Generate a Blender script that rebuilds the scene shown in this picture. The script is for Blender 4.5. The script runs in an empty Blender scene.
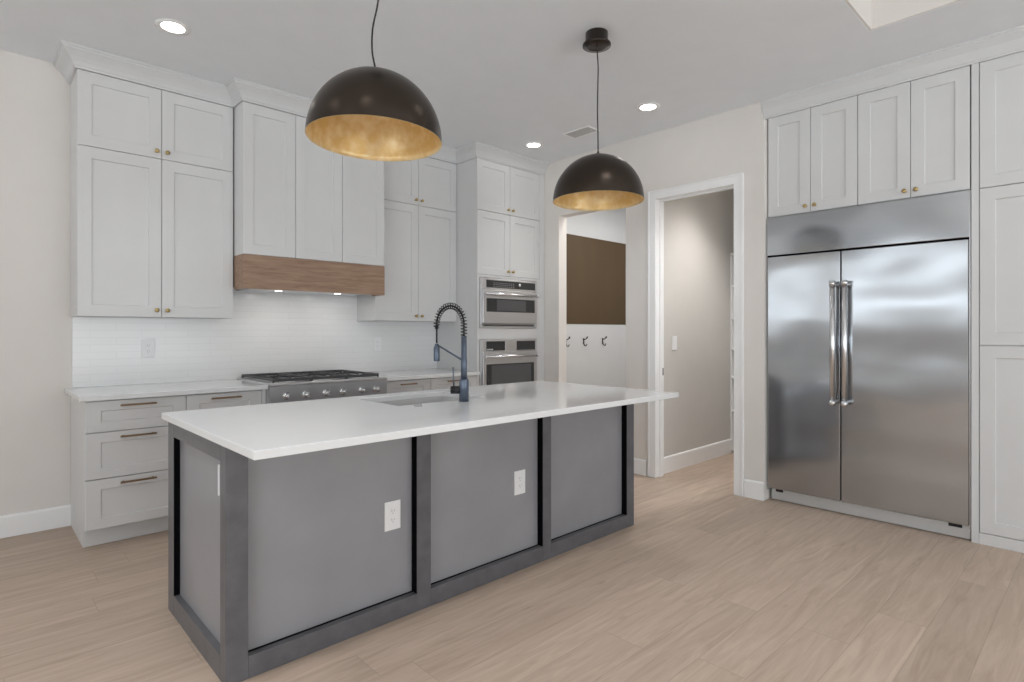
import bpy, bmesh, math, random
from mathutils import Vector, Matrix
PI = math.pi
random.seed(7)
sc = bpy.context.scene
COL = sc.collection

# ---------------------------------------------------------------- camera
cd = bpy.data.cameras.new('camera'); cam = bpy.data.objects.new('camera', cd); COL.objects.link(cam)
cam.location = (0, 0, 1.29)
AZ = 46.528                                     # angle between the view and the long wall
cam.rotation_euler = (PI/2, 0, -math.radians(90 - AZ))
cd.sensor_width = 36; cd.lens = 574.08/1024*36; cd.shift_y = -9.31/1024
cd.clip_start = .05; cd.clip_end = 200
sc.camera = cam
# ---------------------------------------------------------------- world, exposure
sc.view_settings.view_transform = 'Standard'; sc.view_settings.look = 'None'
sc.view_settings.gamma = 1; sc.view_settings.use_curve_mapping = False
sc.view_settings.exposure = 0.2
W = bpy.data.worlds.new('sky'); sc.world = W; W.use_nodes = True
bg = W.node_tree.nodes['Background']
# overcast sky above, brighter glow added below the horizon to light the ceiling
wt = W.node_tree; wc = wt.nodes.new('ShaderNodeTexCoord'); ws = wt.nodes.new('ShaderNodeSeparateXYZ'); wr = wt.nodes.new('ShaderNodeMapRange')
wt.links.new(wc.outputs['Generated'], ws.inputs[0]); wt.links.new(ws.outputs[2], wr.inputs[0])
wr.inputs[1].default_value = -.06; wr.inputs[2].default_value = .06; wr.inputs[3].default_value = 5.2; wr.inputs[4].default_value = 3.1
wt.links.new(wr.outputs[0], bg.inputs[1])
bg.inputs[0].default_value = (.90, .96, 1.0, 1)

def portal(loc, rot, sx, sy):
    l = bpy.data.lights.new('window_portal', 'AREA'); l.shape = 'RECTANGLE'; l.size = sx; l.size_y = sy
    l.cycles.is_portal = True
    o = bpy.data.objects.new('window_portal', l); COL.objects.link(o); o.location = loc; o.rotation_euler = rot
def lamp(kind, loc, energy, rot=(0, 0, 0), color=(1, .95, .88), **k):
    l = bpy.data.lights.new('lamp_light', kind); l.energy = energy; l.color = color
    for a, b in k.items(): setattr(l, a, b)
    o = bpy.data.objects.new('lamp_light', l); COL.objects.link(o); o.location = loc; o.rotation_euler = rot
    return o

ZC = 3.05                                       # ceiling height
YB = 4.80                                       # wall with the range
XR = 4.41                                       # wall with doorway and refrigerator
XL = -4.6                                       # windows on the left, unseen
YF = -5.0                                       # wall behind the camera, unseen
portal((XL - .05, 3.0, 2.025), (0, -PI/2, 0), .65, 2.8)
portal((XL - .05, -1.6, 1.3), (0, -PI/2, 0), 2.2, 4.6)
portal((-3.35, YB + .05, 2.025), (-PI/2, 0, 0), 2.1, .65)
portal((1.6, YF - .05, 1.35), (PI/2, 0, 0), 4.4, 2.3)

# ---------------------------------------------------------------- materials
def mat(name, col, rough=.5, metal=0, spec=.5, coat=0, emit=None, bump=None, alpha=None):
    m = bpy.data.materials.new(name); m.use_nodes = True
    N = m.node_tree.nodes; L = m.node_tree.links; p = N['Principled BSDF']
    p.inputs['Base Color'].default_value = (*col, 1); p.inputs['Roughness'].default_value = rough
    p.inputs['Metallic'].default_value = metal; p.inputs['Specular IOR Level'].default_value = spec
    p.inputs['Coat Weight'].default_value = coat
    if emit:
        p.inputs['Emission Color'].default_value = (*emit[0], 1); p.inputs['Emission Strength'].default_value = emit[1]
    tc = N.new('ShaderNodeTexCoord')
    mp = N.new('ShaderNodeMapping'); L.new(tc.outputs['Object'], mp.inputs[0])
    nz = N.new('ShaderNodeTexNoise'); L.new(mp.outputs[0], nz.inputs['Vector'])
    nz.inputs['Scale'].default_value = 6; nz.inputs['Detail'].default_value = 4
    b = bump or {}
    mp.inputs['Scale'].default_value = b.get('map', (1, 1, 1)); nz.inputs['Scale'].default_value = b.get('scale', 6)
    nz.inputs['Detail'].default_value = b.get('detail', 4)
    mx = N.new('ShaderNodeMix'); mx.data_type = 'RGBA'; v = b.get('vary', .03)
    mx.inputs['A'].default_value = (*[c*(1 - v) for c in col], 1); mx.inputs['B'].default_value = (*[min(1, c*(1 + v)) for c in col], 1)
    if 'colB' in b: mx.inputs['B'].default_value = (*b['colB'], 1)
    if 'ramp' in b:
        mr = N.new('ShaderNodeMapRange'); mr.inputs[1].default_value, mr.inputs[2].default_value = b['ramp']
        L.new(nz.outputs['Fac'], mr.inputs[0]); L.new(mr.outputs[0], mx.inputs['Factor'])
    else: L.new(nz.outputs['Fac'], mx.inputs['Factor'])
    L.new(mx.outputs['Result'], p.inputs['Base Color'])
    if 'bump' in b:
        bp = N.new('ShaderNodeBump'); bp.inputs['Strength'].default_value = b['bump']; bp.inputs['Distance'].default_value = b.get('dist', .01)
        L.new(nz.outputs['Fac'], bp.inputs['Height']); L.new(bp.outputs[0], p.inputs['Normal'])
    return m
M = {}
M['white'] = mat('painted_cabinet', (.68, .68, .68), .4)
M['trim'] = mat('trim_paint', (.90, .90, .90), .4)
M['ceil'] = mat('ceiling_paint', (.83, .855, .885), .9)
M['wall'] = mat('warm_wall_paint', (.76, .725, .69), .85)
M['crown'] = mat('crown_paint', (.66, .665, .67), .5)
M['silver'] = mat('satin_silver', (.66, .67, .68), .45, .6)
M['basin'] = mat('satin_basin_steel', (.74, .74, .74), .5, .8)
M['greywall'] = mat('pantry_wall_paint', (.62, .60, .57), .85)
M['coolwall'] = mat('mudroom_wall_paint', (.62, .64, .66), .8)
M['brown'] = mat('brown_panel', (.080, .049, .020), .6, bump=dict(map=(1, 1, .12), scale=5, vary=.25))
M['counter'] = mat('quartz', (.80, .805, .81), .08, spec=.5, bump=dict(scale=9, vary=.015))
M['steel'] = mat('stainless_steel', (.62, .62, .63), .34, .95, bump=dict(map=(1, 1, 60), scale=6, vary=.05))
M['steeldark'] = mat('dark_steel', (.46, .46, .47), .38, .9)
M['chrome'] = mat('polished_steel', (.74, .745, .76), .26, 1)
M['glass'] = mat('oven_glass', (.035, .036, .038), .12)
M['glasspane'] = mat('oven_window', (.10, .10, .105), .2)
M['iron'] = mat('cast_iron', (.055, .055, .058), .45)
M['brass'] = mat('brass', (.48, .36, .17), .35, 1)
M['bronze'] = mat('bronze_pull', (.27, .175, .10), .4, .7)
M['isl'] = mat('island_charcoal_paint', (.295, .295, .312), .33, bump=dict(scale=2.6, vary=.22, detail=5))
M['islframe'] = mat('island_charcoal_frame', (.118, .118, .128), .36, bump=dict(map=(1, 1, 1), scale=16, vary=.35, detail=6))
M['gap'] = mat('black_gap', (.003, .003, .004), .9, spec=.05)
M['plastic'] = mat('white_plastic', (.85, .85, .86), .3)
M['slot'] = mat('outlet_slot', (.35, .35, .35), .6)
M['faucet'] = mat('slate_blue_metal', (.12, .15, .20), .34, .6)
M['hoodlens'] = mat('hood_lens', (.9, .9, .85), .5, emit=((1, .93, .82), 3))
M['black'] = mat('black_metal', (.02, .02, .022), .4, .3)
M['rubber'] = mat('black_cable', (.015, .015, .015), .6)
M['shade'] = mat('dark_bronze_shade', (.060, .047, .038), .30, .9, bump=dict(scale=5, vary=.1))
M['gold'] = mat('gold_leaf', (.84, .58, .24), .42, .35, bump=dict(scale=22, ramp=(.4, .75), colB=(.98, .80, .50), bump=.25, dist=.004, detail=8))
M['canopy'] = mat('brown_black_canopy', (.022, .015, .011), .15, .2)
M['lens'] = mat('lamp_lens', (.9, .9, .88), .5, emit=((1, .96, .9), 14))
M['ventgrey'] = mat('vent_grey', (.6, .6, .6), .5)
M['outside'] = mat('outdoor_paving', (.5, .5, .5), .8)

def wood_mat():
    m = bpy.data.materials.new('hood_wood'); m.use_nodes = True
    N = m.node_tree.nodes; L = m.node_tree.links; p = N['Principled BSDF']
    tc = N.new('ShaderNodeTexCoord'); mp = N.new('ShaderNodeMapping'); mp.inputs['Scale'].default_value = (1.2, 8, 14)
    L.new(tc.outputs['Object'], mp.inputs[0])
    n = N.new('ShaderNodeTexNoise'); n.inputs['Scale'].default_value = 3; n.inputs['Detail'].default_value = 8; n.inputs['Roughness'].default_value = .65
    n.inputs['Distortion'].default_value = .6
    L.new(mp.outputs[0], n.inputs['Vector'])
    r = N.new('ShaderNodeValToRGB'); r.color_ramp.elements[0].position = .3; r.color_ramp.elements[1].position = .72
    r.color_ramp.elements[0].color = (.23, .135, .085, 1); r.color_ramp.elements[1].color = (.42, .28, .195, 1)
    L.new(n.outputs['Fac'], r.inputs[0]); L.new(r.outputs[0], p.inputs['Base Color']); p.inputs['Roughness'].default_value = .5
    return m
M['wood'] = wood_mat()

def floor_mat():
    m = bpy.data.materials.new('oak_planks'); m.use_nodes = True
    N = m.node_tree.nodes; L = m.node_tree.links; p = N['Principled BSDF']
    def mth(op, a, b=None, c=None):
        n = N.new('ShaderNodeMath'); n.operation = op
        for i, v in enumerate((a, b, c)):
            if v is None: continue
            if isinstance(v, (int, float)): n.inputs[i].default_value = v
            else: L.new(v, n.inputs[i])
        return n.outputs[0]
    tc = N.new('ShaderNodeTexCoord'); sp = N.new('ShaderNodeSeparateXYZ'); L.new(tc.outputs['Object'], sp.inputs[0])
    x, y = sp.outputs[0], sp.outputs[1]
    PW = .19; PL = 2.2
    yy = mth('DIVIDE', mth('ADD', y, 20*PW - 0.95 % PW), PW); row = mth('FLOOR', yy); fy = mth('FRACT', yy)
    wn = N.new('ShaderNodeTexWhiteNoise'); wn.noise_dimensions = '1D'; L.new(row, wn.inputs['W'])
    xx = mth('ADD', mth('DIVIDE', x, PL), mth('MULTIPLY', wn.outputs['Value'], 7.3)); pid = mth('FLOOR', xx); fx = mth('FRACT', xx)
    cb = N.new('ShaderNodeCombineXYZ'); L.new(row, cb.inputs[0]); L.new(pid, cb.inputs[1])
    w2 = N.new('ShaderNodeTexWhiteNoise'); w2.noise_dimensions = '2D'; L.new(cb.outputs[0], w2.inputs['Vector'])
    gv = N.new('ShaderNodeCombineXYZ')
    L.new(mth('MULTIPLY', x, 1.1), gv.inputs[0]); L.new(mth('MULTIPLY', y, 11), gv.inputs[1]); L.new(mth('MULTIPLY', w2.outputs['Value'], 40), gv.inputs[2])
    g = N.new('ShaderNodeTexNoise'); g.inputs['Scale'].default_value = 2.0; g.inputs['Detail'].default_value = 9; g.inputs['Roughness'].default_value = .62; g.inputs['Distortion'].default_value = .9
    L.new(gv.outputs[0], g.inputs['Vector'])
    r = N.new('ShaderNodeValToRGB'); e = r.color_ramp.elements; e[0].position = .28; e[1].position = .72
    e[0].color = (.41, .31, .235, 1); e[1].color = (.575, .455, .365, 1)
    L.new(g.outputs['Fac'], r.inputs[0])
    # dark flecks and knots
    kv = N.new('ShaderNodeCombineXYZ'); L.new(mth('MULTIPLY', x, 1.0), kv.inputs[0]); L.new(mth('MULTIPLY', y, 2.6), kv.inputs[1]); L.new(w2.outputs['Value'], kv.inputs[2])
    k = N.new('ShaderNodeTexVoronoi'); k.inputs['Scale'].default_value = 2.6; L.new(kv.outputs[0], k.inputs['Vector'])
    kn = N.new('ShaderNodeMapRange'); kn.inputs[1].default_value = .02; kn.inputs[2].default_value = .11; kn.inputs[3].default_value = .82; kn.inputs[4].default_value = 1
    L.new(k.outputs['Distance'], kn.inputs[0])
    tone = mth('MULTIPLY_ADD', w2.outputs['Value'], .15, .90)
    seam = mth('MINIMUM', mth('MINIMUM', mth('MULTIPLY', fy, PW), mth('MULTIPLY', mth('SUBTRACT', 1, fy), PW)), mth('MULTIPLY', mth('MINIMUM', fx, mth('SUBTRACT', 1, fx)), PL))
    sm = N.new('ShaderNodeMapRange'); sm.inputs[1].default_value = .0006; sm.inputs[2].default_value = .0022; sm.inputs[3].default_value = .78; sm.inputs[4].default_value = 1
    L.new(seam, sm.inputs[0])
    f = mth('MULTIPLY', mth('MULTIPLY', tone, sm.outputs[0]), kn.outputs[0])
    vm = N.new('ShaderNodeVectorMath'); vm.operation = 'SCALE'; L.new(r.outputs[0], vm.inputs[0]); L.new(f, vm.inputs['Scale'])
    L.new(vm.outputs[0], p.inputs['Base Color']); p.inputs['Roughness'].default_value = .55
    b = N.new('ShaderNodeBump'); b.inputs['Strength'].default_value = .25; b.inputs['Distance'].default_value = .002
    L.new(sm.outputs[0], b.inputs['Height']); L.new(b.outputs[0], p.inputs['Normal'])
    return m
M['floor'] = floor_mat()

def tile_mat():
    m = bpy.data.materials.new('white_tile'); m.use_nodes = True
    N = m.node_tree.nodes; L = m.node_tree.links; p = N['Principled BSDF']
    tc = N.new('ShaderNodeTexCoord'); sp = N.new('ShaderNodeSeparateXYZ'); L.new(tc.outputs['Object'], sp.inputs[0])
    cb = N.new('ShaderNodeCombineXYZ'); L.new(sp.outputs[0], cb.inputs[0]); L.new(sp.outputs[2], cb.inputs[1])
    b = N.new('ShaderNodeTexBrick'); L.new(cb.outputs[0], b.inputs['Vector'])
    b.inputs['Scale'].default_value = 1; b.inputs['Brick Width'].default_value = .30; b.inputs['Row Height'].default_value = .05
    b.inputs['Mortar Size'].default_value = .0016; b.inputs['Mortar Smooth'].default_value = .3
    b.inputs['Color1'].default_value = (.82, .82, .82, 1); b.inputs['Color2'].default_value = (.835, .835, .835, 1); b.inputs['Mortar'].default_value = (.76, .76, .76, 1)
    L.new(b.outputs['Color'], p.inputs['Base Color']); p.inputs['Roughness'].default_value = .18
    bp = N.new('ShaderNodeBump'); bp.invert = True; bp.inputs['Strength'].default_value = .3; bp.inputs['Distance'].default_value = .003
    L.new(b.outputs['Fac'], bp.inputs['Height']); L.new(bp.outputs[0], p.inputs['Normal'])
    return m
M['tile'] = tile_mat()

def fridge_mat():
    m = mat('brushed_fridge_steel', (.47, .49, .515), .17, 1, bump=dict(map=(1, 1, 1), scale=1, vary=.01))
    N = m.node_tree.nodes; L = m.node_tree.links; p = N['Principled BSDF']
    tc = N.new('ShaderNodeTexCoord'); n = N.new('ShaderNodeTexNoise'); n.inputs['Scale'].default_value = 1; n.inputs['Detail'].default_value = .5
    mp = N.new('ShaderNodeMapping'); mp.inputs['Scale'].default_value = (1.6, 1.6, 2.6); mp.inputs['Location'].default_value = (.4, 0, .3)
    L.new(tc.outputs['Object'], mp.inputs[0]); L.new(mp.outputs[0], n.inputs['Vector'])
    b = N.new('ShaderNodeBump'); b.inputs['Strength'].default_value = 1.0; b.inputs['Distance'].default_value = .022
    L.new(n.outputs['Fac'], b.inputs['Height']); L.new(b.outputs[0], p.inputs['Normal'])
    return m
M['fridge'] = fridge_mat()

# ---------------------------------------------------------------- mesh helpers
def box(bm, x0, x1, y0, y1, z0, z1, mi=0):
    vs = [bm.verts.new((x, y, z)) for z in (z0, z1) for x, y in ((x0, y0), (x1, y0), (x1, y1), (x0, y1))]
    for q in ((3, 2, 1, 0), (4, 5, 6, 7), (0, 1, 5, 4), (1, 2, 6, 5), (2, 3, 7, 6), (3, 0, 4, 7)):
        f = bm.faces.new([vs[i] for i in q]); f.material_index = mi
def B(*a):
    bm = bmesh.new()
    for q in a: box(bm, *q)
    return bm
def lathe(bm, prof, mtx=None, n=24, mi=0, closed=False):
    mtx = mtx or Matrix(); rings = []
    for r, z in prof:
        if r < 1e-6: rings.append([bm.verts.new(mtx @ Vector((0, 0, z)))])
        else: rings.append([bm.verts.new(mtx @ Vector((r*math.cos(2*PI*i/n), r*math.sin(2*PI*i/n), z))) for i in range(n)])
    for a, b in zip(rings, rings[1:]):
        for i in range(n):
            j = (i + 1) % n
            if len(a) == 1 and len(b) == 1: continue
            if len(a) == 1: f = bm.faces.new((a[0], b[j], b[i]))
            elif len(b) == 1: f = bm.faces.new((a[i], a[j], b[0]))
            else: f = bm.faces.new((a[i], a[j], b[j], b[i]))
            f.smooth = True; f.material_index = mi
    if closed:
        for rg, fl in ((rings[0], True), (rings[-1], False)):
            if len(rg) > 1: f = bm.faces.new(rg[::-1] if fl else rg); f.material_index = mi
def tube(bm, pts, r, n=8, mi=0):
    pts = [Vector(p) for p in pts]; rings = []; up = None
    for i, p in enumerate(pts):
        t = (pts[min(i + 1, len(pts) - 1)] - pts[max(i - 1, 0)]).normalized()
        if up is None:
            up = Vector((0, 0, 1)) if abs(t.z) < .9 else Vector((1, 0, 0))
        s = t.cross(up).normalized(); up = s.cross(t).normalized()
        rr = r[i] if isinstance(r, (list, tuple)) else r
        rings.append([bm.verts.new(p + s*rr*math.cos(2*PI*k/n) + up*rr*math.sin(2*PI*k/n)) for k in range(n)])
    for a, b in zip(rings, rings[1:]):
        for k in range(n):
            f = bm.faces.new((a[k], a[(k + 1) % n], b[(k + 1) % n], b[k])); f.smooth = True; f.material_index = mi
    bm.faces.new(rings[0][::-1]); bm.faces.new(rings[-1])
def sweep(bm, prof, path, mi=0):
    """closed profile (out, z) swept along a 2-D polyline; outward is to the right of travel"""
    P = [Vector(p) for p in path]; rings = []
    for i, p in enumerate(P):
        ns = []
        if i > 0: d = (P[i] - P[i - 1]).normalized(); ns.append(Vector((d.y, -d.x)))
        if i < len(P) - 1: d = (P[i + 1] - P[i]).normalized(); ns.append(Vector((d.y, -d.x)))
        m = ns[0] if len(ns) == 1 else (ns[0] + ns[1])/(1 + ns[0].dot(ns[1]))
        rings.append([bm.verts.new((p.x + m.x*o, p.y + m.y*o, z)) for o, z in prof])
    n = len(prof)
    for a, b in zip(rings, rings[1:]):
        for k in range(n):
            f = bm.faces.new((a[k], b[k], b[(k + 1) % n], a[(k + 1) % n])); f.material_index = mi
    bm.faces.new(rings[0]); bm.faces.new(rings[-1][::-1])
def obj(name, bm, m, parent=None, bevel=0, smooth=False, loc=None):
    bmesh.ops.recalc_face_normals(bm, faces=bm.faces)
    me = bpy.data.meshes.new(name); bm.to_mesh(me); bm.free()
    o = bpy.data.objects.new(name, me); COL.objects.link(o)
    for q in (m if isinstance(m, (list, tuple)) else [m]): me.materials.append(M[q])
    if parent: o.parent = parent
    if loc: o.location = loc
    if bevel:
        b = o.modifiers.new('bevel', 'BEVEL'); b.width = bevel; b.segments = 2; b.limit_method = 'ANGLE'; b.angle_limit = math.radians(40)
    return o
def tag(o, label, cat, group=None):
    o['label'] = label; o['category'] = cat
    if group: o['group'] = group
    return o
def thing(name, label, cat, loc=(0, 0, 0), rz=0, group=None):
    o = bpy.data.objects.new(name, None); COL.objects.link(o); o.empty_display_size = .1
    o.location = loc; o.rotation_euler = (0, 0, rz)
    return tag(o, label, cat, group)
def struct(name, bm, m, bevel=0):
    o = obj(name, bm, m, bevel=bevel); o['kind'] = 'structure'; return o
def yaxis(x, y, z):      # lathe axis pointing toward -Y (out of a front)
    return Matrix.Translation((x, y, z)) @ Matrix.Rotation(PI/2, 4, 'X')

def shaker(w, h, t=.020, rail=.072, rec=.009, rz=None):
    """framed flat-panel front, x 0..w, z 0..h, face at y=0, back at y=t"""
    bm = bmesh.new(); c = .0015
    rz = rail if rz is None else rz
    def ring(i, y, k=None):
        k = i if k is None else k
        return [bm.verts.new(p) for p in ((i, y, k), (w - i, y, k), (w - i, y, h - k), (i, y, h - k))]
    R = [ring(0, t), ring(0, c), ring(c, 0), ring(rail, 0, rz), ring(rail + .004, rec, rz + .004)]
    for a, b in zip(R, R[1:]):
        for k in range(4): bm.faces.new((a[k], a[(k + 1) % 4], b[(k + 1) % 4], b[k]))
    bm.faces.new(R[-1]); bm.faces.new(R[0][::-1])
    return bm
def knob(parent, x, z, y=0):
    bm = bmesh.new()
    lathe(bm, [(.0, 0), (.009, 0), (.009, .003), (.005, .006), (.005, .014), (.013, .019), (.0145, .024), (.012, .028), (0, .029)], yaxis(x, y, z), 20)
    return obj('knob', bm, 'brass', parent)
def pull(parent, x, z, L=.16, y=0):
    bm = B((x - L/2, x + L/2, y - .034, y - .024, z - .0055, z + .0055), (x - L/2 + .012, x - L/2 + .022, y - .025, y, z - .0045, z + .0045), (x + L/2 - .022, x + L/2 - .012, y - .025, y, z - .0045, z + .0045))
    return obj('pull', bm, 'bronze', parent, .0015)
def front(kind, parent, x0, x1, z0, z1, kn=None, rail=.072):
    g = .0016
    o = obj(kind, shaker(x1 - x0 - 2*g, z1 - z0 - 2*g, rail=rail, rz=.058 if kind == 'drawer' else None), 'white', parent, loc=(x0 + g, 0, z0 + g))
    w, h = x1 - x0 - 2*g, z1 - z0 - 2*g
    if kn == 'pull': pull(o, w/2, h - .030)
    elif kn == 'pullbig': pull(o, w/2, h - .030, .19)
    elif kn: knob(o, {'r': w - .030, 'l': .030}[kn[0]], {'b': .045, 't': h - .045}[kn[1]])
    return o

# ---------------------------------------------------------------- setting
T = .12
struct('floor', B((XL - T, 7.4, YF - T, YB + T, -.1, 0)), 'floor')
tx0, tx1, ty0, ty1 = -1.5, 3.835, -3.2, 1.0       # raised tray in the ceiling
TZ = ZC + .42
bm = B((XL - T, tx0, YF - T, YB + T, ZC, TZ + .1), (tx1, 7.4, YF - T, YB + T, ZC, TZ + .1), (tx0, tx1, YF - T, ty0, ZC, TZ + .1), (tx0, tx1, ty1, YB + T, ZC, TZ + .1), (tx0, tx1, ty0, ty1, TZ, TZ + .1))
struct('ceiling', bm, 'ceil')
c = .012
struct('wall_tray', B((tx0, tx1, ty1 - c, ty1, ZC + .002, TZ), (tx0, tx1, ty0, ty0 + c, ZC + .002, TZ), (tx1 - c, tx1, ty0 + c, ty1 - c, ZC + .002, TZ), (tx0, tx0 + c, ty0 + c, ty1 - c, ZC + .002, TZ)), 'wall')
struct('wall_back', B((-2.3, XR + T, YB, YB + T, 0, ZC), (XL - T, -4.4, YB, YB + T, 0, ZC), (-4.4, -2.3, YB, YB + T, 0, 1.7), (-4.4, -2.3, YB, YB + T, 2.35, ZC)), 'wall')
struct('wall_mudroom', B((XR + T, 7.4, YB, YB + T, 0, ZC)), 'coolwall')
# right wall with the two openings; near doorway has casing
o1, o2, oz = 3.125, 3.953, 2.48
d1, d2, dz = 2.068, 2.818, 2.475
NE = 1.856
bm = B((XR, XR + T, o2, YB, 0, ZC), (XR, XR + T, o1, o2, oz, ZC), (XR, XR + T, d2, o1, 0, ZC), (XR, XR + T, d1, d2, dz, ZC), (XR, XR + T, NE, d1, 0, 2.915), (XR + .06, XR + T, NE, d1, 2.915, ZC), (XR, XR + .06, 1.878, d1, 2.915, ZC))
struct('wall_right', bm, 'wall')
bm = B((XR + T, 5.3, NE, NE + T, 0, ZC), (5.18, 5.3, -.75, NE, 0, ZC), (XR, 5.3, -.87, -.75, 0, ZC), (XR, XR + T, YF, -.87, 0, ZC))
struct('wall_alcove', bm, 'wall')
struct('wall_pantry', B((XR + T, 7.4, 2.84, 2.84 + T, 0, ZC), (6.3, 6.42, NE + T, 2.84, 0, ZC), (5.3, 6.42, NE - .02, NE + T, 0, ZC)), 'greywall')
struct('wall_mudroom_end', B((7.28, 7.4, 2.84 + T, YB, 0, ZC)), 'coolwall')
# unseen sides with windows
wl = B((XL - T, XL, 4.4, YB, 0, ZC), (XL - T, XL, 1.6, 4.4, 0, 1.7), (XL - T, XL, 1.6, 4.4, 2.35, ZC), (XL - T, XL, .7, 1.6, 0, ZC), (XL - T, XL, -3.9, .7, 0, .2), (XL - T, XL, -3.9, .7, 2.4, ZC), (XL - T, XL, YF, -3.9, 0, ZC))
struct('wall_left', wl, 'wall')
struct('wall_front', B((XL - T, -.6, YF - T, YF, 0, ZC), (3.8, XR + T, YF - T, YF, 0, ZC), (-.6, 3.8, YF - T, YF, 2.5, ZC), (-.6, 3.8, YF - T, YF, 0, .2)), 'wall')
def wframe(n, fix, a0, a1, z0, z1, axis, divs):
    bm = bmesh.new(); t = .05
    def b(p0, p1, q0, q1):
        if axis == 'x': box(bm, fix - .08, fix - .03, p0, p1, q0, q1)
        else: box(bm, p0, p1, fix - .08, fix - .03, q0, q1)
    b(a0, a1, z0, z0 + t); b(a0, a1, z1 - t, z1)
    for k in range(divs + 1):
        p = a0 + (a1 - a0 - t)*k/divs; b(p, p + t, z0 + t, z1 - t)
    struct('window_%d' % n, bm, 'trim')
wframe(1, XL, 1.6, 4.4, 1.7, 2.35, 'x', 2); wframe(2, XL, -3.9, .7, .2, 2.4, 'x', 3); wframe(3, YF, -.6, 3.8, .2, 2.5, 'y', 3)

bm = bmesh.new()
for x in (-4.4, -3.375, -2.35): box(bm, x, x + .05, YB + .03, YB + .08, 1.75, 2.30)
for z in (1.7, 2.30): box(bm, -4.4, -2.3, YB + .03, YB + .08, z, z + .05)
struct('window_4', bm, 'trim')

# baseboards
def bboard(name, path, h=.14):
    bm = bmesh.new(); sweep(bm, [(0.0005, 0.001), (.014, 0.001), (.014, h - .012), (.009, h - .002), (.0005, h)], path); struct(name, bm, 'trim')
bboard('baseboard_back', [(XL, YB), (.503, YB)])
bboard('baseboard_right', [(XR, 3.12), (XR, 2.898)])
bboard('baseboard_right_end', [(XR, 2.006), (XR, NE)])
bboard('baseboard_pantry', [(XR + T + .02, 2.84), (5.93, 2.84)], .15)
bboard('baseboard_mudroom', [(XR + T, YB), (7.28, YB)])
# door casing and jamb
bm = bmesh.new(); cw = .078; ct = .018; x0 = XR - ct
def casing(y0, y1, zt):
    box(bm, x0, XR, y0 - cw, y0, .001, zt + cw); box(bm, x0, XR, y1, y1 + cw, .001, zt + cw); box(bm, x0, XR, y0, y1, zt, zt + cw)
    box(bm, x0 - .006, x0, y0 - cw, y0 - cw + .016, .001, zt + cw); box(bm, x0 - .006, x0, y1 + cw - .016, y1 + cw, .001, zt + cw); box(bm, x0 - .006, x0, y0 - cw + .016, y1 + cw - .016, zt + cw - .016, zt + cw)
casing(d1 + .02, d2 - .02, dz - .02)
struct('trim_1', bm, 'trim', .003)
bm = bmesh.new(); j = .019
box(bm, XR - .001, XR + T + .001, d1, d1 + j, .001, dz - j); box(bm, XR - .001, XR + T + .001, d2 - j, d2, .001, dz - j); box(bm, XR - .001, XR + T + .001, d1, d2, dz - j, dz)
box(bm, XR + .045, XR + .08, d2 - j - .012, d2 - j, .001, dz - j - .012); box(bm, XR + .045, XR + .08, d1 + j, d1 + j + .012, .001, dz - j - .012); box(bm, XR + .045, XR + .08, d1 + j, d2 - j, dz - j - .012, dz - j)
dj = struct('door_1', bm, 'trim', .002)
obj('strike_plate', B((XR + .088, XR + .112, d2 - j - .0015, d2 - j + .001, .90, .965)), 'black', dj)

# backsplash
struct('wall_backsplash', B((.505, 3.486, YB - .012, YB - .0005, .916, 1.388), (1.42, 2.585, YB - .012, YB - .0005, 1.388, 1.62)), 'tile')

# ---------------------------------------------------------------- kitchen cabinets on the back wall
def cabinet(name, label, x0, x1, yf, z0, z1, fronts, cat='cabinet', group=None, yb=None, rz=0, loc=None, depth=None, rail=.072, body=True):
    """fronts: (kind, x0, x1, z0, z1, hardware) in world x, z"""
    t = thing(name, label, cat, (x0, yf, z0) if loc is None else loc, rz, group)
    D = (yb or YB) - yf - .001 if depth is None else depth
    w = x1 - x0
    if body: obj('body', B((.001, w - .001, .0205, D, 0.0005, z1 - z0 - .0005)), 'white', t, .001)
    for k, a, b, c0, c1, hw in fronts: front(k, t, a - x0, b - x0, c0 - z0, c1 - z0, hw, rail)
    return t
UZ0, UZM, UZ1 = 1.388, 2.461, 2.933
FY = 4.465
cabinet('wall_cabinet', 'tall white two-door wall cabinet at far left above the drawers', .495, 1.415, FY, UZ0, UZM - .001,
        [('door', .495, .956, UZ0, UZM, 'rb'), ('door', .956, 1.415, UZ0, UZM, 'lb')])
cabinet('wall_cabinet', 'short white two-door top cabinet at far left, under the ceiling crown', .495, 1.415, FY, UZM, UZ1,
        [('door', .495, .956, UZM, UZ1, 'rb'), ('door', .956, 1.415, UZM, UZ1, 'lb')])
HY = 4.285
cabinet('hood_cabinet', 'white three-panel cabinet above the wooden range hood band', 1.422, 2.568, HY, 1.846, UZ1,
        [('panel', 1.422, 1.804, 1.846, UZ1, None), ('panel', 1.804, 2.186, 1.846, UZ1, None), ('panel', 2.186, 2.568, 1.846, UZ1, None)])
cabinet('wall_cabinet', 'tall white two-door wall cabinet between the range hood and the ovens', 2.584, 3.485, FY, UZ0, UZM - .001,
        [('door', 2.584, 3.036, UZ0, UZM, 'rb'), ('door', 3.036, 3.485, UZ0, UZM, 'lb')])
cabinet('wall_cabinet', 'short white two-door top cabinet between the range hood and the ovens', 2.584, 3.485, FY, UZM, UZ1,
        [('door', 2.584, 3.036, UZM, UZ1, 'rb'), ('door', 3.036, 3.485, UZM, UZ1, 'lb')])
obj_f = struct('trim_2', B((2.5685, 2.5835, FY + .021, YB - .013, 1.846, UZ1)), 'trim')
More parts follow.
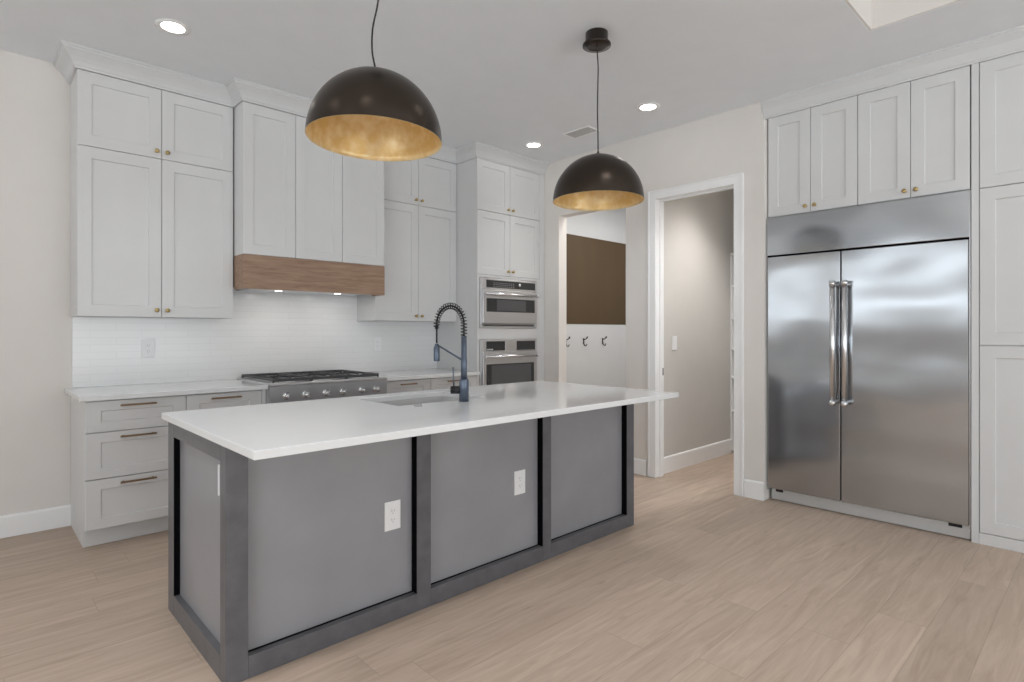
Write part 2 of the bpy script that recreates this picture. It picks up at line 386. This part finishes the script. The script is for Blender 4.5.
# oven tower
TY = 4.155; tx = 3.487
t = thing('oven_cabinet', 'tall white oven cabinet holding the two steel ovens', 'cabinet', (tx, TY, 0))
fy = .018; D = YB - TY - .002; w = XR - .002 - tx
mwz0, mwz1, ovz0, ovz1 = 1.326, 1.805, .48, 1.215
bm = B((0, .018, fy, D, .001, UZ1), (w - .018, w, fy, D, .001, UZ1), (.018, w - .018, D - .012, D, .001, UZ1),
       (.018, w - .018, fy, D - .012, 1.822, UZ1), (.018, w - .018, fy, D - .012, ovz1 + .006, mwz0 - .006), (.018, w - .018, fy + .06, D - .012, .001, .11), (.018, w - .018, fy, D - .012, .11, ovz0 - .006))
obj('body', bm, 'white', t, .001)
bm = B((.0, .028, 0, fy, .11, 1.835), (.851, w, 0, fy, .11, UZ1), (.796, .851, 0, fy, .11, 1.835), (.028, .796, 0, fy, 1.811, 1.835), (.028, .796, 0, fy, ovz1 + .003, mwz0 - .003))
obj('face_frame', bm, 'white', t, .001)
front('door', t, .0, .425, 2.447, UZ1, 'rb', .066); front('door', t, .425, .85, 2.447, UZ1, 'lb', .066)
front('door', t, .0, .425, 1.836, 2.446, 'rb', .066); front('door', t, .425, .85, 1.836, 2.446, 'lb', .066)
front('drawer', t, .03, .794, .115, ovz0 - .006, 'pull')

def wall_oven(name, label, z0, z1, micro):
    t = thing(name, label, 'oven', (tx + .030, TY - .002, z0)); w = .764; h = z1 - z0
    ph = .106 if micro else .116                       # control panel height
    obj('body', B((.002, w - .002, .002, .52, .002, h - .002)), 'steeldark', t)
    obj('front_trim', B((0, w, -.012, .002, 0, .012), (0, w, -.012, .002, h - .006, h), (0, .018, -.012, .002, .012, h - .006), (w - .018, w, -.012, .002, .012, h - .006)), 'steel', t, .002)
    cp = obj('control_panel', B((.018, w - .018, -.014, .001, h - ph, h - .006)), 'steel', t, .002)
    if micro:
        obj('display', B((.07, w - .03, -.017, -.014, h - ph + .016, h - .018)), 'glass', cp, .001)
        bm = bmesh.new()
        lathe(bm, [(0, 0), (.016, 0), (.016, .014), (.013, .018), (0, .018)], yaxis(.50, -.017, h - ph/2), 20)
        obj('dial', bm, 'chrome', cp)
        bm = bmesh.new()
        for i in range(11):
            for r in range(3): box(bm, .16 + i*.026, .172 + i*.026, -.0178, -.017, h - ph + .026 + r*.017, h - ph + .031 + r*.017)
        obj('button_marks', bm, 'steeldark', cp)
    else:
        [obj('display', B((a, b, -.017, -.014, h - ph + .008, h - .018)), 'glass', cp, .001) for a, b in ((.07, .31), (.47, w - .03))]
        obj('screen', B((.313, .467, -.018, -.014, h - ph + .006, h - .016)), 'chrome', cp, .001)
        bm = bmesh.new()
        for i in range(6): box(bm, .078 + i*.013, .086 + i*.013, -.0178, -.017, h - ph + .014, h - ph + .026)
        obj('maker_mark', bm, 'plastic', cp)
    dz0 = .045 if micro else .03
    d = obj('door', B((.019, w - .019, -.028, .0, dz0, h - ph - .006)), 'steel', t, .003)
    dh = h - ph - .006
    if micro: wx0, wx1, wz0, wz1 = .06, w - .05, .155, dh - .082
    else: wx0, wx1, wz0, wz1 = .06, w - .06, .10, dh - .115
    g = obj('door_glass', B((wx0, wx1, -.031, -.027, wz0, wz1)), 'glass', d, .001)
    obj('window_pane', B((wx0 + (.13 if micro else .06), wx1 - (.13 if micro else .045), -.0325, -.031, wz0 + .012, wz1 - .012)), 'glasspane', g)
    bm = bmesh.new(); hz = dh - .042
    tube(bm, [(.02, -.070, hz), (w - .05, -.070, hz)], .0135, 14)
    for x in (.05, w - .08): tube(bm, [(x, -.070, hz), (x, -.028, hz)], .010, 10)
    tube(bm, [(.014, -.070, hz), (.028, -.070, hz)], .017, 14); tube(bm, [(w - .058, -.070, hz), (w - .044, -.070, hz)], .017, 14)
    obj('handle', bm, 'chrome', d)
    if micro: obj('vent_slot', B((.045, w - .045, -.016, -.012, .02, .032)), 'iron', t)
    return t
wall_oven('microwave_oven', 'upper built-in steel speed oven with knob on its black control strip', mwz0, mwz1, True)
wall_oven('wall_oven', 'lower built-in steel oven directly under the speed oven', ovz0, ovz1, False)

# crown mouldings
CP = [(-.01, 2.934), (.012, 2.934), (.014, 2.944), (.020, 2.948), (.028, 2.968), (.044, 2.992), (.066, 3.014), (.078, 3.024), (.080, 3.034), (.088, 3.036), (.088, 3.0495), (-.01, 3.0495)]
bm = bmesh.new()
sweep(bm, CP, [(.495, YB - .001), (.495, FY), (1.422, FY), (1.422, HY), (2.568, HY), (2.568, FY), (3.487, FY), (3.487, TY + .01), (XR - .001, TY + .01)])
tag(obj('crown_molding', bm, 'crown'), 'white stepped crown molding above the cabinets of the range wall', 'molding')

# range hood band
t = thing('range_hood', 'horizontal brown oak range hood band over the cooktop', 'range hood', (1.421, HY - .004, 1.60))
w = 1.148; D = YB - .014 - (HY - .004)
obj('wood_band', B((0, w, 0, .02, 0, .245), (0, .02, .02, .183, 0, .245), (w - .02, w, .02, .183, 0, .245)), 'wood', t, .001)
obj('inner_box', B((.021, w - .021, .021, D, .02, .244)), 'white', t)
li = obj('liner', B((.10, w - .10, .05, D - .05, .008, .0195)), 'steel', t, .002)
for i in range(2):
    bm = bmesh.new(); lathe(bm, [(0, 0), (.026, 0), (.026, .004), (0, .004)], Matrix.Translation((.33 + i*.49, .20, .0035)), 20)
    obj('hood_light', bm, 'hoodlens', li)
for i in range(2):
    lamp('AREA', (1.421 + .33 + i*.49, HY + .20, 1.595), .5, shape='DISK', size=.06)

# base cabinets
def drawers(name, label, x0, x1, rows, group=None, filler=0):
    t = thing(name, label, 'cabinet', (x0, 4.155, 0), 0, group); w = x1 - x0
    obj('body', B((.001, w - .001, .0205, YB - 4.155 - .002, .112, .884)), 'white', t, .001)
    obj('toe_kick', B((.001, w - .001, .09, YB - 4.155 - .002, .001, .1115)), 'white', t)
    for z0, z1 in rows: front('drawer', t, 0, w - filler, z0, z1, 'pullbig' if w > .5 else 'pull', .075)
    if filler: obj('filler_strip', B((w - filler + .001, w - .001, 0.0, .02, .112, .884)), 'white', t)
    return t
R3 = [(.692, .878), (.415, .69), (.118, .413)]
drawers('drawer_cabinet', 'white three-drawer base cabinet at the far left end of the range wall', .497, 1.028, R3)
drawers('drawer_cabinet', 'white drawer base cabinet directly left of the range', 1.029, 1.534, R3, filler=.028)
drawers('drawer_cabinet', 'white drawer base cabinet directly right of the range', 2.472, 2.955, R3)
drawers('drawer_cabinet', 'white drawer base cabinet between the range and the ovens, nearer the ovens', 2.956, 3.485, R3)
tag(obj('countertop', B((.465, 1.534, 4.112, YB - .0005, .8855, .915)), 'counter', bevel=.002), 'white quartz countertop left of the range', 'countertop')
tag(obj('countertop', B((2.472, 3.486, 4.112, YB - .0005, .8855, .915)), 'counter', bevel=.002), 'white quartz countertop between the range and the ovens', 'countertop')

# range
t = thing('range', 'stainless steel gas range with black grates under the wooden hood', 'range', (1.536, 4.085, 0)); w = .934; D = 4.78 - 4.085
obj('body', B((0, w, .03, D, .10, .905)), 'steel', t, .002)
for x in (.05, w - .05):
    for y in (.09, D - .06):
        bm = bmesh.new(); lathe(bm, [(.02, .0), (.02, .10)], Matrix.Translation((x, y, 0.001)), 14, closed=True); obj('leg', bm, 'chrome', t)
obj('cooktop_deck', B((0, w, -.012, D, .905, .925)), 'steel', t, .006)
obj('control_panel', B((.0, w, -.004, .029, .775, .904)), 'steeldark', t, .002)
od = obj('oven_door', B((.004, w - .004, -.004, .029, .22, .765)), 'steel', t, .004)
obj('door_window', B((.2, w - .2, -.006, -.004, .36, .62)), 'glass', od)
bm = bmesh.new(); tube(bm, [(.06, -.06, .715), (w - .06, -.06, .715)], .014, 12)
for x in (.1, w - .1): tube(bm, [(x, -.06, .715), (x, -.003, .715)], .009, 8)
obj('handle', bm, 'chrome', od)
obj('kick_panel', B((.004, w - .004, .02, .03, .11, .21)), 'steel', t)
for i, x in enumerate((.115, .255, .41, .545, .71, .835)):
    bm = bmesh.new()
    lathe(bm, [(0, 0), (.027, 0), (.027, .006), (.018, .009), (.017, .034), (.015, .040), (0, .040)], yaxis(x, -.004, .832), 22)
    k = obj('knob', bm, 'chrome', t)
    obj('knob_grip', B((x - .005, x + .005, -.062, -.040, .812, .852)), 'chrome', k, .002)
for gi in range(3):
    bm = bmesh.new(); gx0 = .034 + gi*.283; gx1 = gx0 + .2825; zt0, zt1 = .938, .953; y0, y1 = .035, D - .02; b = .011
    box(bm, gx0, gx1, y0, y0 + b, zt0 - .006, zt1); box(bm, gx0, gx1, y1 - b, y1, zt0 - .006, zt1); box(bm, gx0, gx0 + b, y0 + b, y1 - b, zt0, zt1); box(bm, gx1 - b, gx1, y0 + b, y1 - b, zt0, zt1)
    ym = (y0 + y1)/2; box(bm, gx0 + b, gx1 - b, ym - b/2, ym + b/2, zt0, zt1)
    for k in (1, 3):
        xx = gx0 + (gx1 - gx0)*k/4
        for q0, q1 in ((y0 + b, y0 + .12), (ym - .11, ym - b/2), (ym + b/2, ym + .11), (y1 - .12, y1 - b)): box(bm, xx - .005, xx + .005, q0, q1, zt0, zt1)
    for k in (1, 2, 3, 5, 6, 7):
        yy = y0 + (y1 - y0)*k/8
        for q0, q1 in ((gx0 + b, gx0 + .062), (gx1 - .062, gx1 - b)): box(bm, q0, q1, yy - .004, yy + .004, zt0 + .002, zt1)
    for x in (gx0, gx1 - b):
        for y in (y0, y1 - b): box(bm, x, x + b, y, y + b, .9255, zt0)
    obj('grate', bm, 'iron', t, .0015)
    for y in (y0 + .16, y1 - .16):
        bm = bmesh.new(); lathe(bm, [(0, 0), (.052, 0), (.050, .005), (.034, .007), (.033, .011), (0, .011)], Matrix.Translation((gx0 + .15, y, .9255)), 22)
        obj('burner', bm, 'iron', t)

# ---------------------------------------------------------------- island
ix0, ix1, iy0, iy1 = .677, 3.226, 2.22, 3.04; rc = .030; rf = .046
t = thing('kitchen_island', 'charcoal grey kitchen island base with framed panels under the white counter', 'kitchen island', (0, 0, 0))
st = [(ix0, .756), (1.502, 1.58), (2.345, 2.413), (3.147, ix1)]        # stiles along the front
zt = .8795
obj('body', B((ix0 + rc + .001, ix1 - rc - .001, iy0 + rf + .001, iy1 - .02, .02, .60), (ix0 + rc + .001, 1.50, iy0 + rf + .001, iy1 - .02, .60, zt), (2.30, ix1 - rc - .001, iy0 + rf + .001, iy1 - .02, .60, zt), (1.50, 2.30, iy0 + rf + .001, 2.47, .60, zt)), 'isl', t)
# corner posts and stiles
obj('corner_post', B((ix0, .756, iy0, 2.283, .001, zt)), 'islframe', t, .0015)
obj('corner_post', B((ix0, ix0 + rc, 2.945, iy1, .001, zt)), 'islframe', t, .0015)
obj('corner_post', B((3.147, ix1, iy0, 2.283, .001, zt)), 'islframe', t, .0015)
obj('corner_post', B((ix1 - rc, ix1, 2.945, iy1, .001, zt)), 'islframe', t, .0015)
for a, b in st[1:3]: obj('stile', B((a, b, iy0, iy0 + rf, .001, zt)), 'islframe', t, .0015)
for (a0, a1), (b0, b1) in zip(st, st[1:]): obj('bottom_rail', B((a1 + .0005, b0 - .0005, iy0, iy0 + rf, .001, .083)), 'islframe', t, .0015)
obj('bottom_rail', B((ix0, ix0 + rc, 2.2835, 2.9445, .001, .092)), 'islframe', t, .0015)
obj('top_rail', B((ix0, ix0 + rc, 2.2835, 2.9445, .812, zt)), 'islframe', t, .0015)
obj('bottom_rail', B((ix1 - rc, ix1, 2.2835, 2.9445, .001, .092)), 'islframe', t, .0015)
obj('top_rail', B((ix1 - rc, ix1, 2.2835, 2.9445, .812, zt)), 'islframe', t, .0015)
# panels with black stained stile sides
for (a0, a1), (b0, b1) in zip(st, st[1:]):
    obj('panel', B((a1 + .0005, b0 - .002, iy0 + rf - .004, iy0 + rf, .0835, zt)), 'isl', t)
    e = obj('stain_shade_edge', B((b0 - .0018, b0 - .0002, iy0 + .0015, iy0 + rf - .0045, .0835, zt)), 'gap', t); e['label'] = 'black unpainted edge of the stile'
    e = obj('stain_shade_edge', B((a1 + .002, b0 - .003, iy0 + .030, iy0 + rf - .0045, .0832, .0845)), 'gap', t); e['label'] = 'black strip painted as shadow along the bottom rail'  # thin black strip paints the shadow line where panel meets rail
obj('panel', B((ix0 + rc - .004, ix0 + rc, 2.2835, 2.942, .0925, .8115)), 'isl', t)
e = obj('stain_shade_edge', B((ix0 + .0015, ix0 + rc - .0045, 2.9428, 2.9443, .0925, .8115)), 'gap', t); e['label'] = 'black unpainted edge of the end post'
obj('panel', B((ix1 - rc, ix1 - rc + .004, 2.2835, 2.942, .0925, .8115)), 'isl', t)
obj('back_panel', B((ix0 + rc + .001, ix1 - rc - .001, iy1 - .019, iy1, .10, zt)), 'isl', t)
h = obj('edge_pull', B((ix0 - .004, ix0 - .0002, 2.284, 2.297, .683, .797)), 'plastic', t, .001); h['label'] = 'slim white vertical strip on the end of the island'

# island counter with a cut-out for the sink
def slab_hole(xs, ys, z0, z1):
    bm = bmesh.new(); V = {}
    for i in range(4):
        for j in range(4):
            for k, z in enumerate((z0, z1)): V[i, j, k] = bm.verts.new((xs[i], ys[j], z))
    for i in range(3):
        for j in range(3):
            if (i, j) == (1, 1): continue
            for k in (0, 1): bm.faces.new([V[i, j, k], V[i + 1, j, k], V[i + 1, j + 1, k], V[i, j + 1, k]])
    for i in range(3):
        for j in (0, 3): bm.faces.new([V[i, j, 0], V[i + 1, j, 0], V[i + 1, j, 1], V[i, j, 1]])
        for j in (0, 3): bm.faces.new([V[j, i, 0], V[j, i + 1, 0], V[j, i + 1, 1], V[j, i, 1]])
    for j in (1, 2):
        bm.faces.new([V[1, j, 0], V[2, j, 0], V[2, j, 1], V[1, j, 1]]); bm.faces.new([V[j, 1, 0], V[j, 2, 0], V[j, 2, 1], V[j, 1, 1]])
    return bm
sx0, sx1, sy0, sy1 = 1.60, 2.19, 2.53, 2.95
tag(obj('island_countertop', slab_hole([.660, sx0, sx1, 3.228], [1.888, sy0, sy1, 3.088], .880, .910), 'counter', bevel=.0025),
    'large white quartz countertop overhanging the charcoal island', 'countertop')
# undermount sink
t = thing('sink', 'rectangular undermount steel sink set in the island counter', 'sink', (sx0, sy0, .655)); w = sx1 - sx0; d = sy1 - sy0; q = .004
obj('basin', B((-q, w + q, -q, d + q, 0, .004), (-q, 0, -q, d + q, .004, .2245), (w, w + q, -q, d + q, .004, .2245), (0, w, -q, 0, .004, .2245), (0, w, d, d + q, .004, .2245)), 'basin', t)
bm = bmesh.new(); lathe(bm, [(.0, .0042), (.044, .0042), (.044, .007), (.030, .0065), (0, .0055)], Matrix.Translation((w/2, d*.6, 0)), 24); obj('drain', bm, 'chrome', t)
bm = bmesh.new(); lathe(bm, [(0, 0), (.021, 0), (.021, .004), (.018, .006), (.012, .006), (.011, .009), (0, .009)], n=24)
tag(obj('air_switch', bm, 'steeldark', loc=(1.671, 2.462, .9102)), 'small round dark button on the counter in front of the sink', 'switch')

# faucet
fx, fyy = 1.966, 2.455
t = thing('faucet', 'slate blue spring-neck kitchen faucet standing on the island counter', 'faucet', (fx, fyy, .910)); 
dirv = Vector((-.16, .987, 0)).normalized(); side = Vector((-.72, .69, 0)).normalized()
bm = bmesh.new(); lathe(bm, [(0, .0005), (.0265, .0005), (.0265, .118), (.024, .122), (0, .122)], n=28); obj('base', bm, 'faucet', t)
bm = bmesh.new(); lathe(bm, [(0, .123), (.017, .123), (.017, .230), (.0155, .232), (.0155, .355), (0, .355)], n=24); obj('riser', bm, 'faucet', t)
R = .104; zc = .42; arch = [Vector((0, 0, .356 + (zc - .356)*i/6)) for i in range(6)]
for i in range(33):
    a = PI*i/32; arch.append(dirv*(R - R*math.cos(a)) + Vector((0, 0, zc + R*math.sin(a))))
down = [dirv*(2*R) + Vector((0, 0, zc - .015*k)) for k in range(1, 8)]
bm = bmesh.new(); tube(bm, arch + down, .0052, 10); obj('hose', bm, 'black', t)
# spring around the hose
path = arch + down[:1]; cum = [0]
for a, b in zip(path, path[1:]): cum.append(cum[-1] + (b - a).length)
def along(s):
    for i in range(len(path) - 1):
        if cum[i + 1] >= s or i == len(path) - 2:
            f = (s - cum[i])/(cum[i + 1] - cum[i]); return path[i].lerp(path[i + 1], f), (path[i + 1] - path[i]).normalized()
nrm = dirv.cross(Vector((0, 0, 1))); hp = []; turns = 24; NS = turns*12
for i in range(NS + 1):
    s = cum[-1]*i/NS; p, tg = along(s); bn = tg.cross(nrm).normalized(); a = 2*PI*turns*i/NS
    hp.append(p + (nrm*math.cos(a) + bn*math.sin(a))*.0165)
bm = bmesh.new(); tube(bm, hp, .0025, 6); obj('spring', bm, 'black', t)
tip = dirv*(2*R)
bm = bmesh.new(); lathe(bm, [(0, .213), (.0165, .213), (.0175, .218), (.0175, .288), (.012, .300), (.010, .312), (0, .312)], Matrix.Translation(tip), 22); obj('spray_head', bm, 'faucet', t)
bm = bmesh.new(); lathe(bm, [(0, .395), (.010, .395), (.010, .415), (0, .415)], Matrix.Translation(tip), 16); obj('spring_collar', bm, 'black', t)
bm = bmesh.new(); tube(bm, [tuple(dirv*.016 + Vector((0, 0, .226))), tuple(tip - dirv*.010 + Vector((0, 0, .303)))], .0055, 8)
obj('bracket_arm', bm, 'faucet', t)
bm = bmesh.new(); p0 = side*.018 + Vector((0, 0, .062)); tube(bm, [tuple(p0), tuple(p0 + side*.054)], .0215, 20); hv = obj('valve', bm, 'black', t)
bm = bmesh.new(); lp = p0 + side*.036; tube(bm, [tuple(lp), tuple(lp + Vector((0, 0, .125)) + side*.006)], [.0042, .0036], 8); obj('lever', bm, 'faucet', hv)

# outlets
def outlet(name, label, cat, loc, rz, group=None, kind='duplex'):
    t = thing(name, label, cat, loc, rz, group)
    pl = obj('cover_plate', B((-.0410, .0410, -.006, -.0003, -.0650, .0650)), 'plastic', t, .002)
    if kind == 'duplex':
        for z in (-.020, .020):
            bm = bmesh.new()
            box(bm, -.0165, .0165, -.0075, -.006, z - .0145, z + .0145); f = obj('receptacle', bm, 'plastic', t, .004)
            obj('slots', B((-.0075, -.0050, -.0079, -.0075, z - .002, z + .008), (.0050, .0072, -.0079, -.0075, z - .002, z + .007), (-.002, .002, -.0079, -.0075, z - .011, z - .0065)), 'slot', f)
    else:
        obj('rocker', B((-.0165, .0165, -.009, -.006, -.034, .034)), 'plastic', t, .002)
    return t
outlet('outlet', 'white duplex outlet on the nearest island panel', 'outlet', (1.396, iy0 + rf - .004, .458), 0)
outlet('outlet', 'white duplex outlet on the middle island panel', 'outlet', (2.200, iy0 + rf - .004, .463), 0)
outlet('outlet', 'white outlet on the tile above the left countertop', 'outlet', (.940, YB - .012, 1.170), 0)
outlet('outlet', 'white outlet on the tile between the range and the ovens', 'outlet', (2.792, YB - .012, 1.174), 0)
outlet('light_switch', 'white light switch on the pantry wall seen through the doorway', 'light switch', (4.772, 2.84, 1.185), 0, kind='rocker')

# ---------------------------------------------------------------- refrigerator wall (things face -X: local x runs toward the camera)
RZ = -PI/2; FX = 4.462
t = thing('refrigerator', 'wide built-in stainless steel side-by-side refrigerator', 'refrigerator', (4.44, 1.848, 0), RZ)
w = 1.228; gap = .513
obj('body', B((.004, w - .004, .032, .68, .10, 2.155)), 'iron', t)
obj('shadow_strip', B((.004, w - .004, .006, .0315, 1.8575, 1.8675)), 'gap', t)
obj('top_grille', B((.002, w - .002, 0, .031, 1.868, 2.157)), 'fridge', t, .004)
obj('side_trim', B((-.001, .003, .004, .04, .08, 2.157), (w - .003, w + .001, .004, .04, .08, 2.157)), 'chrome', t)
for a, b, hx in ((.006, gap - .003, gap - .035), (gap + .003, w - .006, gap + .040)):
    d = obj('door', B((a, b, 0, .030, .098, 1.857)), 'fridge', t, .005)
    bm = bmesh.new()
    tube(bm, [(hx, -.062, .775), (hx, -.062, 1.645)], .0165, 18)
    for z in (.80, 1.62): tube(bm, [(hx, -.062, z), (hx, -.0005, z)], .012, 12)
    for z in (.775, 1.609): tube(bm, [(hx, -.062, z), (hx, -.062, z + .036)], .0205, 18)
    obj('handle', bm, 'chrome', d)
tk = obj('toe_kick', B((.012, w - .004, .058, .09, .004, .094)), 'silver', t, .002)
for a, b in ((.045, .10), (w - .115, w - .045)):
    e = obj('hinge_cover', B((a, b, .052, .058, .066, .086)), 'black', tk, .003)
def rcab(label, y0, y1, z0, z1, fronts, name='wall_cabinet', depth=.6):
    return cabinet(name, label, 0, y0 - y1, 0, z0, z1, fronts, loc=(FX, y0, z0), rz=RZ, depth=depth)
zb, zt2 = 2.164, 2.925
rcab('white two-door cabinet above the left half of the refrigerator', 1.848, 1.236, zb, zt2, [('door', 0, .306, zb, zt2, 'rb'), ('door', .306, .612, zb, zt2, 'lb')])
rcab('white two-door cabinet above the right half of the refrigerator', 1.235, .622, zb, zt2, [('door', 0, .306, zb, zt2, 'rb'), ('door', .306, .613, zb, zt2, 'lb')])
t = thing('pantry_cabinet', 'tall white pantry cabinet at the right edge beside the refrigerator', 'cabinet', (FX, .616, 0), RZ)
obj('body', B((.001, .70, .0205, .6, .001, zt2)), 'white', t, .001)
obj('side_filler', B((.0, .036, 0.0, .02, .001, zt2)), 'white', t)
front('door', t, .038, .66, 2.160, zt2, None); front('door', t, .038, .66, 1.208, 2.158, None); front('door', t, .038, .66, .07, 1.206, None)
obj('base_board', B((.037, .70, .0, .02, .001, .068)), 'white', t)
obj('side_filler', B((.662, .70, 0.0, .02, .07, zt2)), 'white', t)
bm = bmesh.new(); sweep(bm, [(o*.82, z - (.009 if z < 2.97 else 0)) for o, z in CP], [(FX, 1.875), (FX, -.10)])
tag(obj('crown_molding', bm, 'crown'), 'white crown molding along the ceiling above the refrigerator cabinets', 'molding')

# ---------------------------------------------------------------- pendants
def pendant(label, x, y, cordpts, tilt=(0, 0)):
    t = thing('pendant_light', label, 'pendant light', (x, y, 2.058), 0)
    Rr = .266; H = .272; mt = Matrix.Rotation(tilt[0], 4, 'X') @ Matrix.Rotation(tilt[1], 4, 'Y')
    bm = bmesh.new(); n = 20
    outp = [(Rr*math.cos(PI/2*i/n), H*math.sin(PI/2*i/n)) for i in range(n)] + [(0, H)]
    lathe(bm, outp, mt, 72)
    sh = obj('shade', bm, 'shade', t)
    bm = bmesh.new(); k = .985
    lathe(bm, [(Rr, 0)] + [(a*k, b*k) for a, b in outp], mt, 72)
    obj('lining', bm, 'gold', sh)['label'] = 'gold leaf inside of the dome'
    bm = bmesh.new(); lathe(bm, [(0, H - .002), (.028, H - .004), (.026, H + .006), (.006, H + .010), (.006, H + .022), (0, H + .022)], mt, 24); cap = obj('cap', bm, 'black', t)
    bm = bmesh.new(); lathe(bm, [(0, H - .09), (.02, H - .09), (.022, H - .008), (0, H - .008)], mt, 20); obj('socket', bm, 'black', t)
    bm = bmesh.new(); lathe(bm, [(0, H - .165), (.016, H - .16), (.029, H - .135), (.026, H - .108), (.014, H - .091), (0, H - .0905)], mt, 20); obj('bulb', bm, 'plastic', t)
    pts = [Vector((0, 0, H + .02))] + [Vector(p) for p in cordpts]
    # smooth cord
    P = []
    for i in range(len(pts) - 1):
        p0 = pts[max(i - 1, 0)]; p1 = pts[i]; p2 = pts[i + 1]; p3 = pts[min(i + 2, len(pts) - 1)]
        for s in range(6):
            u = s/6; P.append(.5*((2*p1) + (p2 - p0)*u + (2*p0 - 5*p1 + 4*p2 - p3)*u*u + (3*p1 - p0 - 3*p2 + p3)*u**3))
    P.append(pts[-1])
    bm = bmesh.new(); tube(bm, P, .0036, 8); obj('cord', bm, 'rubber', t)
    zt = ZC - 2.058 - .0008; off = cordpts[-1]
    bm = bmesh.new()
    lathe(bm, [(0, zt), (.066, zt), (.066, zt - .062), (.083, zt - .066), (.083, zt - .076), (.05, zt - .082), (0, zt - .082)], Matrix.Translation((off[0], off[1], 0)), 36)
    obj('canopy', bm, 'canopy', t)
    return t
sd = Vector((.724, -.69))        # image-right direction on the floor plan
def cp(l): return [(sd.x*a, sd.y*a, z) for a, z in l]
pendant('large dome pendant nearest the camera, black outside and gold inside', 1.188, 2.052, cp([(-.012, .36), (-.010, .45), (.010, .55), (.018, .66), (.016, .80), (.014, .915)]), (0, math.radians(1.5)))
pendant('dome pendant over the far end of the island with its ceiling canopy in view', 2.697, 2.107, cp([(-.001, .40), (-.004, .55), (-.001, .70), (.000, .80), (-.008, .915)]))

# recessed lights and vent
def downlight(label, x, y, z=ZC, e=50):
    t = thing('recessed_light', label, 'ceiling light', (x, y, z - .0005), 0, 'recessed ceiling lights')
    bm = bmesh.new(); lathe(bm, [(.060, 0), (.092, 0), (.090, -.004), (.066, -.005), (.060, -.0025)], n=36); obj('trim_ring', bm, 'trim', t)
    bm = bmesh.new(); lathe(bm, [(0, -.002), (.060, -.002)], n=36); obj('lens', bm, 'lens', t)
    lamp('SPOT', (x, y, z - .02), e, color=(.96, .98, 1), spot_size=1.6, spot_blend=.8, shadow_soft_size=.16)
downlight('round recessed ceiling light near the top left, above the tall left cabinets', .86, 3.754, e=12)
downlight('round recessed ceiling light right of the far pendant cord, near the doorway wall', 3.867, 2.53, e=34)
downlight('small round recessed ceiling light in front of the oven cabinet', 3.871, 3.788, e=13)
for i, (x, y, z) in enumerate(((-.2, 2.3, ZC), (.4, 1.25, ZC), (2.2, 1.25, ZC), (-.9, 1.3, ZC), (4.1, -1.4, ZC), (.4, -.6, TZ), (2.6, -.6, TZ), (2.6, -2.4, TZ), (.4, -2.4, TZ), (-3.0, .2, ZC))):  # unseen downlights added to lift floor and ceiling brightness
    downlight('unseen recessed ceiling light added to brighten the floor and ceiling', x, y, z)
t = thing('air_vent', 'small grey slotted ceiling vent left of the far pendant cord', 'vent', (3.92, 3.25, ZC - .0005), 0)
obj('frame', B((-.085, .085, -.145, -.13, -.008, 0), (-.085, .085, .13, .145, -.008, 0), (-.085, -.07, -.13, .13, -.008, 0), (.07, .085, -.13, .13, -.008, 0)), 'trim', t, .001)
obj('backing', B((-.07, .07, -.13, .13, -.002, 0)), 'slot', t)
for i in range(5): obj('slat', B((-.064 + i*.028, -.046 + i*.028, -.13, .13, -.006, -.003)), 'ventgrey', t)

# ---------------------------------------------------------------- mudroom and pantry
t = tag(obj('wall_panel', B((4.9, 7.2, 4.779, 4.7995, 1.390, 2.528)), 'brown', bevel=.001), 'large dark brown wall panel seen through the far opening', 'panel')
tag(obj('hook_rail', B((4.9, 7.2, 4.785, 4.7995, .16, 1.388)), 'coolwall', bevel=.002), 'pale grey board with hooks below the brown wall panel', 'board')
def hook(label, x):
    t = thing('coat_hook', label, 'hook', (x, 4.785, 1.16), 0, 'coat hooks')
    obj('back_plate', B((-.012, .012, -.006, -.0003, -.035, .045)), 'black', t, .002)
    bm = bmesh.new(); tube(bm, [(0, -.006, .03), (0, -.03, .03), (0, -.055, .045), (0, -.062, .06)], .006, 8); tube(bm, [(0, -.056, .045), (0, -.064, .062), (0, -.066, .066)], .010, 8); obj('upper_prong', bm, 'black', t)
    bm = bmesh.new(); tube(bm, [(0, -.006, -.02), (0, -.02, -.05), (0, -.045, -.055), (0, -.058, -.03)], .006, 8); obj('lower_prong', bm, 'black', t)
hook('black coat hook farthest left, half hidden by the opening edge', 5.47)
hook('black coat hook in the middle of the three under the brown panel', 5.82)
hook('black coat hook farthest right under the brown panel', 6.22)
t = thing('shelving_unit', 'white pantry shelving just visible through the doorway', 'shelves', (5.90, 2.838, 0), RZ)
obj('side_panel', B((0, .010, 0, .38, .001, 2.13)), 'trim', t); obj('side_panel', B((.80, .818, 0, .38, .001, 2.13)), 'trim', t)
for z in (.04, .451, .802, 1.106, 1.43, 1.777, 2.112): obj('shelf', B((.0105, .7995, 0, .38, z - .009, z + .009)), 'trim', t)
obj('back_board', B((.0, .818, .381, .39, .001, 2.13)), 'coolwall', t)
lamp('AREA', (5.7, 3.45, 3.03), 34, shape='RECTANGLE', size=2.0, size_y=.9, color=(1, .97, .94))  # unseen lamp without a fixture, added to light the mudroom
lamp('SPOT', (5.0, 2.05, 3.0), 125, rot=(math.radians(8), 0, 0), color=(1, .97, .94), spot_size=1.75, spot_blend=.9, shadow_soft_size=.12)  # unseen spot added to brighten the lower pantry wall
